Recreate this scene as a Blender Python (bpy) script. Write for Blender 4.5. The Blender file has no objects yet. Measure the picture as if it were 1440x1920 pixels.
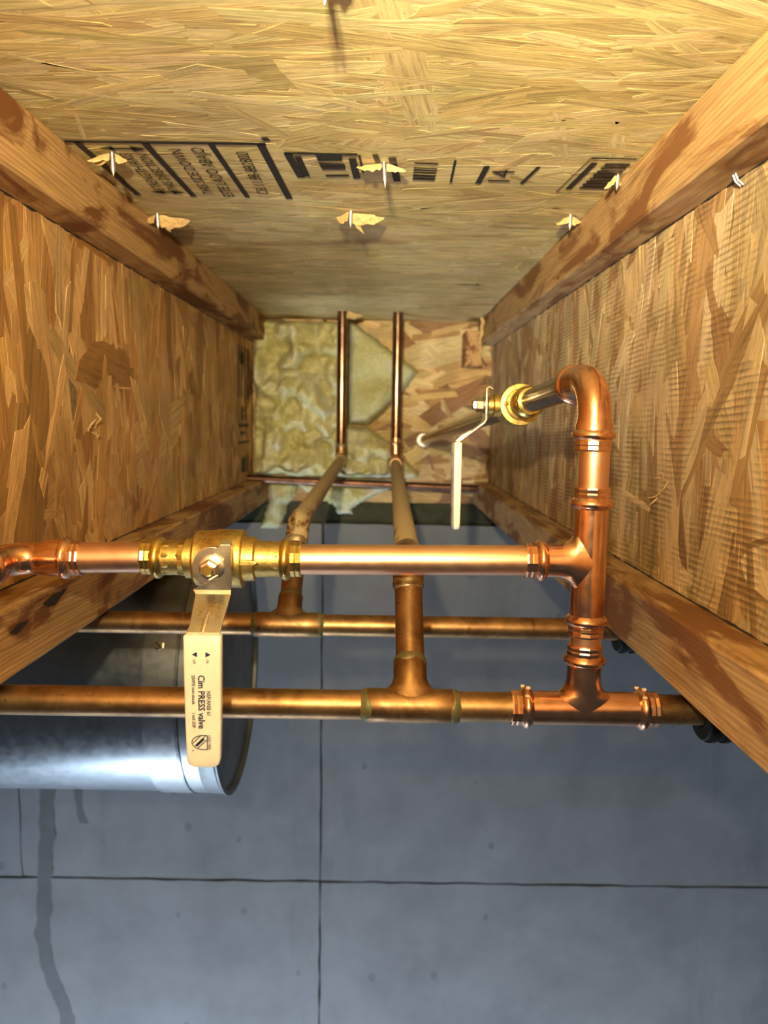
import bpy, math, random
from mathutils import Vector, Matrix, noise as mnoise

# ------------------------------------------------------------------ camera, world, lights
# Lengths are written in inches with the lens as origin: X right, Y along the joist bay, Z up.
I = 0.0254
CAMZ = 103.0                     # lens height above the basement floor, inches
sc = bpy.context.scene
C = sc.collection
def W(p): return Vector((p[0]*I, p[1]*I, (p[2]+CAMZ)*I))

cam_d = bpy.data.cameras.new('camera')
cam = bpy.data.objects.new('camera', cam_d); C.objects.link(cam)
cam_d.sensor_fit = 'HORIZONTAL'; cam_d.sensor_width = 36.0; cam_d.lens = 36.0
cam_d.clip_start = 0.01; cam_d.clip_end = 50
_yaw, _pitch, _roll = math.radians(0.19), math.radians(6.81), math.radians(0.95)
cam.matrix_world = (Matrix.Translation(W((0, 0, 0))) @ Matrix.Rotation(-_yaw, 4, 'Z') @ Matrix.Rotation(math.pi/2-_pitch, 4, 'X')
                    @ Matrix.Rotation(_roll, 4, 'Z'))
cam_d.dof.use_dof = True; cam_d.dof.focus_distance = 16.5*I; cam_d.dof.aperture_fstop = 16.0
sc.camera = cam

world = bpy.data.worlds.new('world'); sc.world = world; world.use_nodes = True
bg = world.node_tree.nodes['Background']
bg.inputs[0].default_value = (0.80, 0.82, 0.86, 1); bg.inputs[1].default_value = 0.06

def light(name, kind, loc, energy, color, aim=None, **kw):
    d = bpy.data.lights.new(name, kind); d.energy = energy; d.color = color
    for k, v in kw.items(): setattr(d, k, v)
    o = bpy.data.objects.new(name, d); C.objects.link(o); o.location = W(loc)
    if aim is not None:
        o.rotation_euler = (W(aim)-W(loc)).to_track_quat('-Z', 'Y').to_euler()
    return o
WARM = (1.0, 0.835, 0.49)
# a head lamp just behind and above the lens: a bright beam on the subfloor and its wide spill
light('headlamp_beam', 'SPOT', (-0.8, -4.0, 3.6), 44.0, WARM, (1.6, 8.0, 6.7), spot_size=math.radians(43), spot_blend=1.0, shadow_soft_size=0.006)
light('headlamp_spill', 'SPOT', (-1.5, -4.0, 3.6), 32.0, WARM, (-0.9, 48.0, 13.0), spot_size=math.radians(70), spot_blend=1.0, shadow_soft_size=0.006)
light('headlamp_glow', 'POINT', (-1.5, -4.0, 3.6), 8.0, WARM, shadow_soft_size=0.006)
# cool work light standing low on the basement floor in front of the foundation wall
light('floor_work_light', 'AREA', (-22, 15, -92), 84.0, (0.68, 0.83, 1.0), (-13, 51, -92), shape='RECTANGLE', size=0.7, size_y=0.5)

sc.view_settings.view_transform = 'Standard'
sc.view_settings.look = 'None'
sc.view_settings.gamma = 1.0
sc.view_settings.use_curve_mapping = False
sc.view_settings.exposure = 0.0

# ------------------------------------------------------------------ materials
class NT:
    def __init__(s, name):
        s.m = bpy.data.materials.new(name); s.m.use_nodes = True
        s.t = s.m.node_tree; s.n = s.t.nodes; s.l = s.t.links
        s.b = s.n['Principled BSDF']; s.out = s.n['Material Output']
    def node(s, typ, **kw):
        n = s.n.new(typ)
        for k, v in kw.items(): setattr(n, k, v)
        return n
    def link(s, a, b): s.l.new(a, b)
    def val(s, sock, v):
        if hasattr(v, 'default_value') and hasattr(v, 'is_linked'): s.link(v, sock)
        else:
            if hasattr(sock.default_value, '__len__') and len(sock.default_value) == 4 and len(v) == 3: v = (*v, 1)
            sock.default_value = v
    def coords(s, kind='Object'):
        return s.node('ShaderNodeTexCoord').outputs[kind]
    def uv(s, name):
        return s.node('ShaderNodeUVMap', uv_map=name).outputs[0]
    def mapping(s, vec, scale, rot=(0, 0, 0), loc=(0, 0, 0)):
        n = s.node('ShaderNodeMapping'); s.link(vec, n.inputs[0])
        n.inputs['Scale'].default_value = scale; n.inputs['Rotation'].default_value = rot; n.inputs['Location'].default_value = loc
        return n.outputs[0]
    def noise(s, vec, scale, detail=4, rough=0.55, dist=0.0):
        n = s.node('ShaderNodeTexNoise'); s.link(vec, n.inputs['Vector'])
        n.inputs['Scale'].default_value = scale; n.inputs['Detail'].default_value = detail
        n.inputs['Roughness'].default_value = rough; n.inputs['Distortion'].default_value = dist
        return n.outputs['Fac']
    def ramp(s, fac, stops, interp='LINEAR'):
        n = s.node('ShaderNodeValToRGB'); s.link(fac, n.inputs[0]); r = n.color_ramp; r.interpolation = interp
        while len(r.elements) < len(stops): r.elements.new(0.5)
        for e, (p, c) in zip(r.elements, stops):
            e.position = p; e.color = (c, c, c, 1) if isinstance(c, (int, float)) else (*c, 1)
        return n.outputs[0]
    def mix(s, fac, a, b, mode='MIX'):
        n = s.node('ShaderNodeMix', data_type='RGBA', blend_type=mode)
        s.val(n.inputs[0], fac); s.val(n.inputs[6], a); s.val(n.inputs[7], b)
        return n.outputs[2]
    def math(s, op, a, b=0.0, clamp=False):
        n = s.node('ShaderNodeMath', operation=op, use_clamp=clamp); s.val(n.inputs[0], a); s.val(n.inputs[1], b)
        return n.outputs[0]
    def bump(s, h, strength=0.3, dist=0.0005, normal=None):
        n = s.node('ShaderNodeBump'); n.inputs['Strength'].default_value = strength; n.inputs['Distance'].default_value = dist
        s.link(h, n.inputs['Height'])
        if normal is not None: s.link(normal, n.inputs['Normal'])
        s.link(n.outputs[0], s.b.inputs['Normal']); return n.outputs[0]
    def set(s, **kw):
        for k, v in kw.items(): s.val(s.b.inputs[k.replace('_', ' ')], v)
        return s.m

def osb(name, gain, rib=0.0, rough=0.62, spec=0.35):
    """Wood strands: tone per strand comes from the strand, grain runs along it."""
    t = NT(name)
    at = t.node('ShaderNodeAttribute', attribute_name='tone')
    uv = t.uv('strand')
    g1 = t.noise(t.mapping(uv, (0.35, 7.0, 1)), 1.0, 5, 0.65, 0.4)
    g2 = t.noise(t.mapping(uv, (1.1, 34.0, 1)), 1.0, 3, 0.6)
    pore = t.noise(t.mapping(uv, (5.0, 26.0, 1)), 1.0, 2, 0.5)
    oc = t.coords()
    blotch = t.noise(oc, 14.0, 4, 0.6)
    col = t.mix(1.0, at.outputs['Color'], t.ramp(g1, [(0.25, 0.55), (0.5, 1.0), (0.75, 1.3)]), 'MULTIPLY')
    col = t.mix(1.0, col, t.ramp(g2, [(0.3, 0.72), (0.5, 1.0), (0.72, 1.18)]), 'MULTIPLY')
    col = t.mix(1.0, col, t.ramp(pore, [(0.26, 0.35), (0.34, 1.0)]), 'MULTIPLY')
    col = t.mix(1.0, col, t.ramp(blotch, [(0.3, 0.74), (0.6, 1.08)]), 'MULTIPLY')
    col = t.mix(1.0, col, (gain, gain, gain), 'MULTIPLY')
    h = t.math('ADD', g2, t.math('MULTIPLY', g1, 1.4))
    if rib:
        sep = t.node('ShaderNodeSeparateXYZ'); t.link(t.mapping(oc, (1, 1, 1), (0.03, 0, 0)), sep.inputs[0])
        wob = t.noise(oc, 22.0, 2)
        ph = t.math('ADD', t.math('MULTIPLY', sep.outputs[2], 2*math.pi/(0.14*I)), t.math('MULTIPLY', wob, 5.0))
        rb = t.math('MULTIPLY', t.math('SINE', ph), t.ramp(t.noise(oc, 30.0, 3), [(0.42, 0.0), (0.6, 1.0)]))
        col = t.mix(t.math('MULTIPLY', rb, rib, True), col, (0.10, 0.055, 0.02))
        h = t.math('ADD', h, t.math('MULTIPLY', rb, 1.0))
    t.bump(h, 0.55, 0.0004)
    return t.set(Base_Color=col, Roughness=rough, Specular_IOR_Level=spec)

def lumber(name, base, dark, light_c, stain=0.5):
    """Softwood flange, grain along Y."""
    t = NT(name); oc = t.coords()
    warp = t.mapping(oc, (1, 0.26, 1))
    w = t.node('ShaderNodeTexWave', wave_type='BANDS', bands_direction='Z'); t.link(t.mapping(oc, (0.7, 0.07, 1.0), (0.5, 0.02, 0)), w.inputs[0])
    w.inputs['Scale'].default_value = 130; w.inputs['Distortion'].default_value = 9.0; w.inputs['Detail'].default_value = 3; w.inputs['Detail Scale'].default_value = 0.7
    g = t.noise(t.mapping(oc, (1, 0.04, 1)), 420, 4, 0.6)
    b = t.noise(warp, 26, 5, 0.62, 0.8)
    col = t.mix(t.math('MULTIPLY', w.outputs['Fac'], 0.95), base, light_c)
    col = t.mix(1.0, col, t.ramp(g, [(0.3, 0.7), (0.7, 1.15)]), 'MULTIPLY')
    col = t.mix(t.math('MULTIPLY', t.ramp(b, [(0.49, 0.0), (0.57, 1.0)]), stain), col, dark)
    sp = t.noise(t.mapping(oc, (1, 0.35, 1)), 95, 2)
    col = t.mix(t.ramp(sp, [(0.70, 0.0), (0.76, 0.8)]), col, (0.05, 0.025, 0.01))
    t.bump(t.math('ADD', g, t.math('MULTIPLY', w.outputs['Fac'], 0.4)), 0.5, 0.0005)
    return t.set(Base_Color=col, Roughness=0.6, Specular_IOR_Level=0.35)

def metal(name, col, rough, col2=None, scale=60, streak=0.0, bump=0.06, metallic=1.0, lo=0.42, hi=0.62):
    t = NT(name); oc = t.coords()
    n = t.noise(oc, scale, 4, 0.6)
    c = t.mix(t.ramp(n, [(lo, 0.0), (hi, 1.0)]), col, col2 or tuple(x*0.8 for x in col))
    fine = t.noise(oc, 900, 3)
    t.bump(t.math('ADD', t.math('MULTIPLY', fine, 0.3), n), bump, 0.0004)
    r = t.math('ADD', t.math('MULTIPLY', t.noise(oc, 130, 3), 0.22), rough-0.10)
    return t.set(Base_Color=c, Roughness=r, Metallic=metallic)

def old_copper(name, dust=0.0):
    """Brown tarnished copper; dust lies on what faces up."""
    t = NT(name); oc = t.coords()
    n = t.noise(oc, 55, 5, 0.65, 0.5); n2 = t.noise(oc, 190, 3)
    c = t.mix(t.ramp(n, [(0.34, 0.0), (0.66, 1.0)]), (0.22, 0.115, 0.05), (0.46, 0.27, 0.12))
    c = t.mix(t.ramp(n2, [(0.62, 0.0), (0.75, 0.7)]), c, (0.10, 0.045, 0.025))
    t.bump(n2, 0.03, 0.0004)
    met = 0.95
    if dust:
        geo = t.node('ShaderNodeNewGeometry'); sep = t.node('ShaderNodeSeparateXYZ'); t.link(geo.outputs['Normal'], sep.inputs[0])
        pat = t.noise(t.mapping(oc, (1, 0.6, 1)), 60, 5, 0.7, 0.6)
        up = t.math('ADD', t.math('MULTIPLY', sep.outputs[2], 0.35), t.math('MULTIPLY', pat, 1.5))
        f = t.math('MULTIPLY', t.ramp(up, [(0.76, 0.0), (0.95, 1.0)]), dust)
        c = t.mix(f, c, (0.40, 0.30, 0.16)); met = t.math('SUBTRACT', 0.95, f, True)
        r = t.math('ADD', 0.34, t.math('MULTIPLY', f, 0.5))
    else:
        r = t.math('ADD', 0.27, t.math('MULTIPLY', n2, 0.25))
    return t.set(Base_Color=c, Roughness=r, Metallic=met)

def flat(name, col, rough=0.5, metallic=0.0, spec=0.5, var=0.0, scale=80, bump=0.0):
    t = NT(name)
    if var or bump:
        n = t.noise(t.coords(), scale, 4, 0.6)
        if var: col = t.mix(t.ramp(n, [(0.35, 0.0), (0.65, 1.0)]), tuple(x*(1-var) for x in col), tuple(min(1, x*(1+var)) for x in col))
        if bump: t.bump(n, bump, 0.0006)
    return t.set(Base_Color=col, Roughness=rough, Metallic=metallic, Specular_IOR_Level=spec)

def ink(name, wear=0.5, col=(0.012, 0.011, 0.012)):
    """Printed ink, worn thin along the grain so the wood shows through."""
    t = NT(name); oc = t.coords()
    n = t.noise(t.mapping(oc, (0.18, 1, 1)), 900, 3, 0.7); n2 = t.noise(oc, 120, 3)
    a = t.ramp(t.math('ADD', n, t.math('MULTIPLY', n2, 0.5)), [(0.62-0.22*wear-0.10, 0.0), (0.62, 1.0)])
    a = t.math('MAXIMUM', a, 1.0-wear)
    t.set(Base_Color=col, Roughness=0.6, Alpha=a)
    return t.m

def concrete(name, k=1.0):
    t = NT(name); oc = t.coords()
    big = t.noise(oc, 1.7, 5, 0.6); mid = t.noise(oc, 9, 5, 0.65); fine = t.noise(oc, 160, 3)
    c = t.mix(t.ramp(big, [(0.3, 0.0), (0.7, 1.0)]), (0.27*k, 0.275*k, 0.285*k), (0.37*k, 0.38*k, 0.39*k))
    c = t.mix(1.0, c, t.ramp(mid, [(0.28, 0.80), (0.6, 1.06)]), 'MULTIPLY')
    run = t.noise(t.mapping(oc, (1, 1, 0.16)), 9, 4, 0.6)
    c = t.mix(1.0, c, t.ramp(run, [(0.30, 0.80), (0.45, 1.0)]), 'MULTIPLY')
    v = t.node('ShaderNodeTexVoronoi', voronoi_dimensions='2D'); t.link(t.mapping(oc, (1, 1, 0.7), (-math.pi/2, 0, 0)), v.inputs['Vector']); v.inputs['Scale'].default_value = 9.0
    keep = t.node('ShaderNodeSeparateColor'); t.link(v.outputs['Color'], keep.inputs[0])
    rad = t.math('MULTIPLY', t.ramp(keep.outputs[0], [(0.25, 0.0), (1.0, 1.0)]), 0.075)
    pit = t.math('LESS_THAN', t.math('ADD', v.outputs['Distance'], t.math('MULTIPLY', t.noise(oc, 130, 2), 0.03)), rad)
    c = t.mix(t.math('MULTIPLY', pit, 0.55), c, (0.10, 0.10, 0.105))
    t.bump(t.math('SUBTRACT', t.math('ADD', fine, mid), pit), 0.25, 0.001)
    return t.set(Base_Color=c, Roughness=0.75, Specular_IOR_Level=0.3)

def batt(name, a, b, c3):
    t = NT(name); oc = t.coords()
    n = t.noise(oc, 26, 5, 0.65, 0.6); n2 = t.noise(t.mapping(oc, (1, 1, 1), (0, 0.6, 0)), 170, 5, 0.75, 1.0)
    c = t.mix(t.ramp(n, [(0.38, 0.0), (0.62, 1.0)]), a, b)
    c = t.mix(t.ramp(t.noise(oc, 13, 4, 0.6), [(0.5, 0.0), (0.68, 0.85)]), c, c3)
    c = t.mix(1.0, c, t.ramp(n2, [(0.3, 0.75), (0.6, 1.08)]), 'MULTIPLY')
    t.bump(t.math('ADD', n2, n), 0.8, 0.003)
    t.b.inputs['Subsurface Weight'].default_value = 0.0
    return t.set(Base_Color=c, Roughness=0.95, Specular_IOR_Level=0.1)

M = {}
M['osb_subfloor'] = osb('osb_subfloor', 1.0, 0.0, 0.55, 0.45)
M['osb_web'] = osb('osb_web', 1.0, 0.0)
M['osb_web_ribbed'] = osb('osb_web_ribbed', 1.0, 0.55)
M['osb_rim'] = osb('osb_rim', 1.0)
M['board_core'] = flat('board_core', (0.20, 0.12, 0.055), 0.8, var=0.3, scale=200, bump=0.4)
M['flange'] = lumber('flange_wood', (0.44, 0.25, 0.095), (0.16, 0.056, 0.016), (0.54, 0.335, 0.145), 0.95)
M['flange_pale'] = lumber('flange_wood_pale', (0.39, 0.225, 0.09), (0.17, 0.066, 0.02), (0.48, 0.305, 0.14), 0.92)
M['glue'] = flat('dark_glue', (0.02, 0.014, 0.01), 0.6)
M['sill'] = lumber('sill_wood', (0.032, 0.034, 0.012), (0.012, 0.014, 0.005), (0.042, 0.044, 0.017), 0.6)
M['concrete'] = concrete('concrete', 0.60)
M['concrete_stain'] = concrete('concrete_stain', 0.34)
M['concrete_joint'] = flat('concrete_joint', (0.06, 0.058, 0.055), 0.9, var=0.3, scale=60)
M['floor'] = concrete('floor_concrete', 1.0)
M['copper'] = metal('new_copper', (0.88, 0.54, 0.35), 0.36, (0.86, 0.49, 0.30), 45, bump=0.02)
M['copper_press'] = metal('press_copper', (0.86, 0.48, 0.29), 0.22, (0.70, 0.37, 0.20), 90, bump=0.05)
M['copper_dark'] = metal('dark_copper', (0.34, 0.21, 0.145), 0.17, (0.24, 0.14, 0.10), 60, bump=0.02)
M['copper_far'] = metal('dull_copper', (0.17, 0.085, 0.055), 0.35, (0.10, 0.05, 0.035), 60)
M['copper_old'] = old_copper('tarnished_copper')
M['copper_dusty'] = old_copper('dusty_copper', 0.95)
M['solder'] = metal('solder', (0.46, 0.38, 0.24), 0.38, (0.30, 0.20, 0.10), 160, bump=0.3, metallic=0.7)
M['verdigris'] = metal('verdigris_joint', (0.21, 0.15, 0.065), 0.5, (0.12, 0.13, 0.055), 200, bump=0.3, metallic=0.5)
M['brass'] = metal('brass', (0.78, 0.56, 0.17), 0.26, (0.66, 0.45, 0.12), 60)
M['brass_cast'] = metal('cast_brass', (0.66, 0.47, 0.15), 0.40, (0.52, 0.36, 0.10), 380, bump=0.45)
M['steel'] = metal('zinc_plated_steel', (0.78, 0.75, 0.66), 0.24, (0.66, 0.60, 0.46), 50)
M['galv'] = metal('galvanized_steel', (0.38, 0.41, 0.44), 0.32, (0.31, 0.34, 0.37), 40, bump=0.05)
M['galv_band'] = metal('galvanized_band', (0.46, 0.48, 0.50), 0.36, (0.39, 0.41, 0.43), 60, bump=0.1)
M['galv_dark'] = metal('galvanized_cap', (0.25, 0.27, 0.28), 0.48, (0.20, 0.215, 0.22), 30, bump=0.05)
M['nail'] = metal('nail_steel', (0.80, 0.80, 0.80), 0.28)
M['grip'] = flat('cream_plastic', (0.87, 0.83, 0.74), 0.34, var=0.05, scale=120, spec=0.5)
M['print'] = flat('blue_print', (0.012, 0.014, 0.09), 0.5)
M['black'] = flat('black_plastic', (0.004, 0.004, 0.004), 0.55, spec=0.25)
M['crumb'] = flat('pale_crumb', (0.72, 0.55, 0.42), 0.6)
M['ink'] = ink('stamp_ink', 0.55)
M['ink_solid'] = ink('stamp_ink_solid', 0.28)
M['ink_worn'] = ink('stamp_ink_worn', 0.85)
M['splinter'] = flat('raw_splinter', (0.47, 0.305, 0.125), 0.7, var=0.25, scale=300)
M['batt'] = batt('glass_wool', (0.62, 0.57, 0.25), (0.76, 0.71, 0.44), (0.72, 0.70, 0.60))
M['batt_face'] = batt('glass_wool_face', (0.54, 0.53, 0.27), (0.63, 0.60, 0.34), (0.56, 0.56, 0.40))
M['escutcheon'] = metal('pale_escutcheon', (0.80, 0.80, 0.74), 0.35, metallic=0.6)

# ------------------------------------------------------------------ mesh helpers
class MB:
    """Collects geometry in inches; build() links it as one mesh object."""
    def __init__(s): s.v = []; s.f = []; s.smooth = []
    def add(s, vs, fs, smooth=True):
        k = len(s.v); s.v += [Vector(p) for p in vs]
        for f in fs: s.f.append([i+k for i in f]); s.smooth.append(smooth)
        return s
    def box(s, lo, hi):
        (a, b, c), (d, e, f) = lo, hi
        return s.add([(a,b,c),(d,b,c),(d,e,c),(a,e,c),(a,b,f),(d,b,f),(d,e,f),(a,e,f)],
                     [(0,3,2,1),(4,5,6,7),(0,1,5,4),(1,2,6,5),(2,3,7,6),(3,0,4,7)], False)
    def sweep(s, path, rad, seg=32, caps=True, smooth=True, ref=None):
        path = [Vector(p) for p in path]; n = len(path)
        if not hasattr(rad, '__len__'): rad = [rad]*n
        tans = []
        for i in range(n):
            a, b = path[max(i-1, 0)], path[min(i+1, n-1)]
            t = (b-a)
            if t.length < 1e-7: t = tans[-1].copy() if tans else Vector((0, 0, 1))
            tans.append(t.normalized())
        r = Vector(ref) if ref else (Vector((0, 0, 1)) if abs(tans[0].z) < 0.9 else Vector((0, 1, 0)))
        u = (r-tans[0]*r.dot(tans[0])).normalized(); k = len(s.v)
        for i in range(n):
            if i: 
                q = tans[i-1].rotation_difference(tans[i]); u = (q @ u); u = (u-tans[i]*u.dot(tans[i])).normalized()
            w = tans[i].cross(u)
            for j in range(seg):
                a = 2*math.pi*j/seg
                s.v.append(path[i]+(u*math.cos(a)+w*math.sin(a))*rad[i])
        for i in range(n-1):
            for j in range(seg):
                s.f.append([k+i*seg+j, k+i*seg+(j+1) % seg, k+(i+1)*seg+(j+1) % seg, k+(i+1)*seg+j]); s.smooth.append(smooth)
        if caps:
            s.f.append([k+j for j in range(seg)][::-1]); s.smooth.append(False)
            s.f.append([k+(n-1)*seg+j for j in range(seg)]); s.smooth.append(False)
        return s
    def lathe(s, o, d, prof, seg=32, caps=True, smooth=True):
        """prof: list of (distance along d, radius)."""
        o = Vector(o); d = Vector(d).normalized()
        r = Vector((0, 0, 1)) if abs(d.z) < 0.9 else Vector((0, 1, 0))
        u = (r-d*r.dot(d)).normalized(); w = d.cross(u); k = len(s.v); n = len(prof)
        for t, q in prof:
            for j in range(seg):
                a = 2*math.pi*j/seg
                s.v.append(o+d*t+(u*math.cos(a)+w*math.sin(a))*q)
        for i in range(n-1):
            for j in range(seg):
                s.f.append([k+i*seg+j, k+i*seg+(j+1) % seg, k+(i+1)*seg+(j+1) % seg, k+(i+1)*seg+j]); s.smooth.append(smooth)
        if caps:
            s.f.append([k+j for j in range(seg)][::-1]); s.smooth.append(False)
            s.f.append([k+(n-1)*seg+j for j in range(seg)]); s.smooth.append(False)
        return s
    def branch(s, c, run, br, prof, seg=36):
        """Saddle branch of a tee: prof = (distance, half-width along the run, half-width across)."""
        c, run, br = Vector(c), Vector(run).normalized(), Vector(br).normalized(); w = br.cross(run); k = len(s.v)
        for t, ra, rp in prof:
            for j in range(seg):
                a = 2*math.pi*j/seg; s.v.append(c+br*t+run*(ra*math.cos(a))+w*(rp*math.sin(a)))
        for i in range(len(prof)-1):
            for j in range(seg):
                s.f.append([k+i*seg+j, k+i*seg+(j+1) % seg, k+(i+1)*seg+(j+1) % seg, k+(i+1)*seg+j]); s.smooth.append(True)
        return s
    def prism(s, poly, e1, e2, o, n, th, smooth=False):
        """Polygon (a, b) in the plane o + a*e1 + b*e2, thickness th along n."""
        o, e1, e2, n = Vector(o), Vector(e1), Vector(e2), Vector(n); k = len(poly)
        v = [o+e1*a+e2*b for a, b in poly]; v += [p+n*th for p in v]
        return s.add(v, [list(range(k))[::-1], list(range(k, 2*k))]+[(i, (i+1) % k, (i+1) % k+k, i+k) for i in range(k)], smooth)
    def build(s, name, mat, parent=None, bevel=0.0, sub=0, angle=35, fix=True):
        org = Vector(parent['_o']) if parent is not None and '_o' in parent else None
        me = bpy.data.meshes.new(name)
        if org is None: vs = [W(p) for p in s.v]
        else: vs = [(p-org)*I for p in s.v]
        me.from_pydata(vs, [], s.f)
        me.polygons.foreach_set('use_smooth', s.smooth)
        if fix:
            import bmesh
            bm = bmesh.new(); bm.from_mesh(me); bmesh.ops.recalc_face_normals(bm, faces=bm.faces); bm.to_mesh(me); bm.free()
        me.materials.append(M[mat]); me.update()
        if any(s.smooth): me.set_sharp_from_angle(angle=math.radians(angle))
        o = bpy.data.objects.new(name, me); C.objects.link(o)
        if parent is not None:
            o.parent = parent; o['_o'] = list(org)
        if bevel:
            b = o.modifiers.new('bevel', 'BEVEL'); b.width = bevel*I; b.segments = 3; b.limit_method = 'ANGLE'; b.angle_limit = math.radians(30)
        if sub:
            b = o.modifiers.new('sub', 'SUBSURF'); b.levels = sub; b.render_levels = sub
        return o
ALL = []
def thing(name, label, cat, o, group=None, kind=None):
    e = bpy.data.objects.new(name, None); C.objects.link(e); e.location = W(o); e.empty_display_size = 0.02
    e['_o'] = list(o)
    if label: e['label'] = label
    if cat: e['category'] = cat
    if group: e['group'] = group
    if kind: e['kind'] = kind
    ALL.append(e); return e
def tag(o, label, cat=None, group=None, kind=None):
    o['label'] = label
    if cat: o['category'] = cat
    if group: o['group'] = group
    if kind: o['kind'] = kind
    return o
def lerp(a, b, t): return a+(b-a)*t

TONES = {}
def strands(name, parent, mat, o, eu, ev, n, U, V, count, ang, spread, lr, wr, tones, hmax=0.016, lift=0.02, seed=1, sliver=0.5, vary=(0.8, 1.18)):
    """Pressed wood strands lying on a board: each its own thin raised polygon with its own grain direction and tone."""
    rnd = random.Random(seed); o, eu, ev, n = Vector(o), Vector(eu), Vector(ev), Vector(n)
    vs, fs, uvs, cols = [], [], [], []
    org = Vector(parent['_o'])
    total = int(count*(1+sliver))
    for i in range(total):
        sl = i >= count
        h = hmax*(i/total)+0.002
        L = rnd.uniform(*lr)*(0.55 if sl else 1); w = rnd.uniform(*wr)*(0.32 if sl else 1)*rnd.uniform(0.6, 1.25)
        a = ang+rnd.gauss(0, spread) if rnd.random() < 0.86 else rnd.uniform(0, math.pi)
        cu, cv = rnd.uniform(*U), rnd.uniform(*V)
        ca, sa = math.cos(a), math.sin(a)
        sk = rnd.uniform(-0.5, 0.5)*w; sk2 = rnd.uniform(-0.5, 0.5)*w; tp = rnd.uniform(0.55, 1.0); tp2 = rnd.uniform(0.45, 1.0)
        out = [(-L/2+sk, -w/2*tp), (-L/6, -w/2*rnd.uniform(.85, 1.1)), (L/6, -w/2*rnd.uniform(.85, 1.1)), (L/2+sk2, -w/2*tp2),
               (L/2+rnd.uniform(-.2, .2)*w, rnd.uniform(-.15, .15)*w), (L/2-sk2, w/2*tp2), (L/6, w/2*rnd.uniform(.85, 1.1)), (-L/6, w/2*rnd.uniform(.85, 1.1)),
               (-L/2-sk, w/2*tp), (-L/2+rnd.uniform(-.2, .2)*w, rnd.uniform(-.15, .15)*w)]
        k = len(vs); m = len(out)
        tone = rnd.choice(tones); g = rnd.uniform(*vary); tone = [c*g*rnd.uniform(0.96, 1.04) for c in tone]
        l1, l2 = (rnd.uniform(0, lift), rnd.uniform(0, lift)) if rnd.random() < 0.25 else (0, 0)
        uo, vo = rnd.uniform(0, 500), rnd.uniform(0, 500)
        bw = min(0.03, 0.12*w)
        for ring in (0, 1):
            for x, y in out:
                if ring:
                    x2, y2 = x*(1+bw/max(L/2, .1)), y*(1+bw/max(w/2, .02)); hh = -0.004
                else:
                    x2, y2 = x, y; hh = h+(l1 if x < -L/3 else l2 if x > L/3 else 0)
                p = (min(max(cu+x2*ca-y2*sa, U[0]), U[1]), min(max(cv+x2*sa+y2*ca, V[0]), V[1]))
                vs.append((o+eu*p[0]+ev*p[1]+n*hh-org)*I); uvs.append((uo+x2, vo+y2)); cols.append((*tone, 1))
        fs.append([k+j for j in range(m)])
        for j in range(m):
            fs.append([k+j, k+m+j, k+m+(j+1) % m, k+(j+1) % m])
    flip = eu.cross(ev).dot(n) < 0
    if flip: fs = [f[::-1] for f in fs]
    me = bpy.data.meshes.new(name); me.from_pydata(vs, [], fs)
    ul = me.uv_layers.new(name='strand'); ca_ = me.color_attributes.new('tone', 'FLOAT_COLOR', 'POINT')
    li = [0]*len(me.loops); me.loops.foreach_get('vertex_index', li)
    ul.data.foreach_set('uv', [c for i in li for c in uvs[i]])
    ca_.data.foreach_set('color', [c for q in cols for c in q])
    me.materials.append(M[mat]); me.update()
    ob = bpy.data.objects.new(name, me); C.objects.link(ob); ob.parent = parent; ob['kind'] = 'stuff'; ob['_o'] = list(org)
    return ob

def beam(mb, x0, x1, z0, z1, y0, y1, n=70, jit=0.02, seed=1, r=0.07):
    """Rough-sawn flange running along Y, arrises eased and uneven."""
    sec = [(x0+r, z0), (x1-r, z0), (x1, z0+r), (x1, z1-r), (x1-r, z1), (x0+r, z1), (x0, z1-r), (x0, z0+r)]
    vs, fs = [], []; k = len(sec)
    for i in range(n+1):
        y = lerp(y0, y1, i/n)
        for j, (x, z) in enumerate(sec):
            q = mnoise.noise_vector(Vector((j*7.3+seed*31, y*0.55, seed)))+0.5*mnoise.noise_vector(Vector((j*3.1, y*2.3, seed+9)))
            vs.append((x+q.x*jit, y, z+q.z*jit))
    for i in range(n):
        for j in range(k): fs.append((i*k+j, i*k+(j+1) % k, (i+1)*k+(j+1) % k, (i+1)*k+j))
    fs += [tuple(range(k))[::-1], tuple(n*k+j for j in range(k))]
    return mb.add(vs, fs, True)

def text_mesh(mb, body, o, right, up, size, width=None, bold=0.0, align='LEFT'):
    cu = bpy.data.curves.new('tmp', 'FONT'); cu.body = body; cu.size = 1.0; cu.resolution_u = 2; cu.offset = bold; cu.align_x = align
    ob = bpy.data.objects.new('tmp', cu); C.objects.link(ob)
    dg = bpy.context.evaluated_depsgraph_get(); me = bpy.data.meshes.new_from_object(ob.evaluated_get(dg))
    xs = [v.co.x for v in me.vertices]; wd = max(xs)-min(xs)
    sx = (width/wd) if width else size
    o, right, up = Vector(o), Vector(right), Vector(up); x0 = min(xs) if align == 'LEFT' else 0
    mb.add([o+right*((v.co.x-x0)*sx)+up*(v.co.y*size) for v in me.vertices], [list(p.vertices) for p in me.polygons], False)
    bpy.data.objects.remove(ob); bpy.data.curves.remove(cu); bpy.data.meshes.remove(me)
    return mb

# ------------------------------------------------------------------ the setting
YB, YR = -40.0, 51.0            # bay from behind the lens to the rim board
ZC, ZB = 6.42, -5.45            # subfloor underside, joist bottoms
XL, XR = -7.60, 6.10            # inner faces of the flanges
WL, WR = -8.56, 7.06            # web faces
WALL_TOP = -6.95

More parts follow.
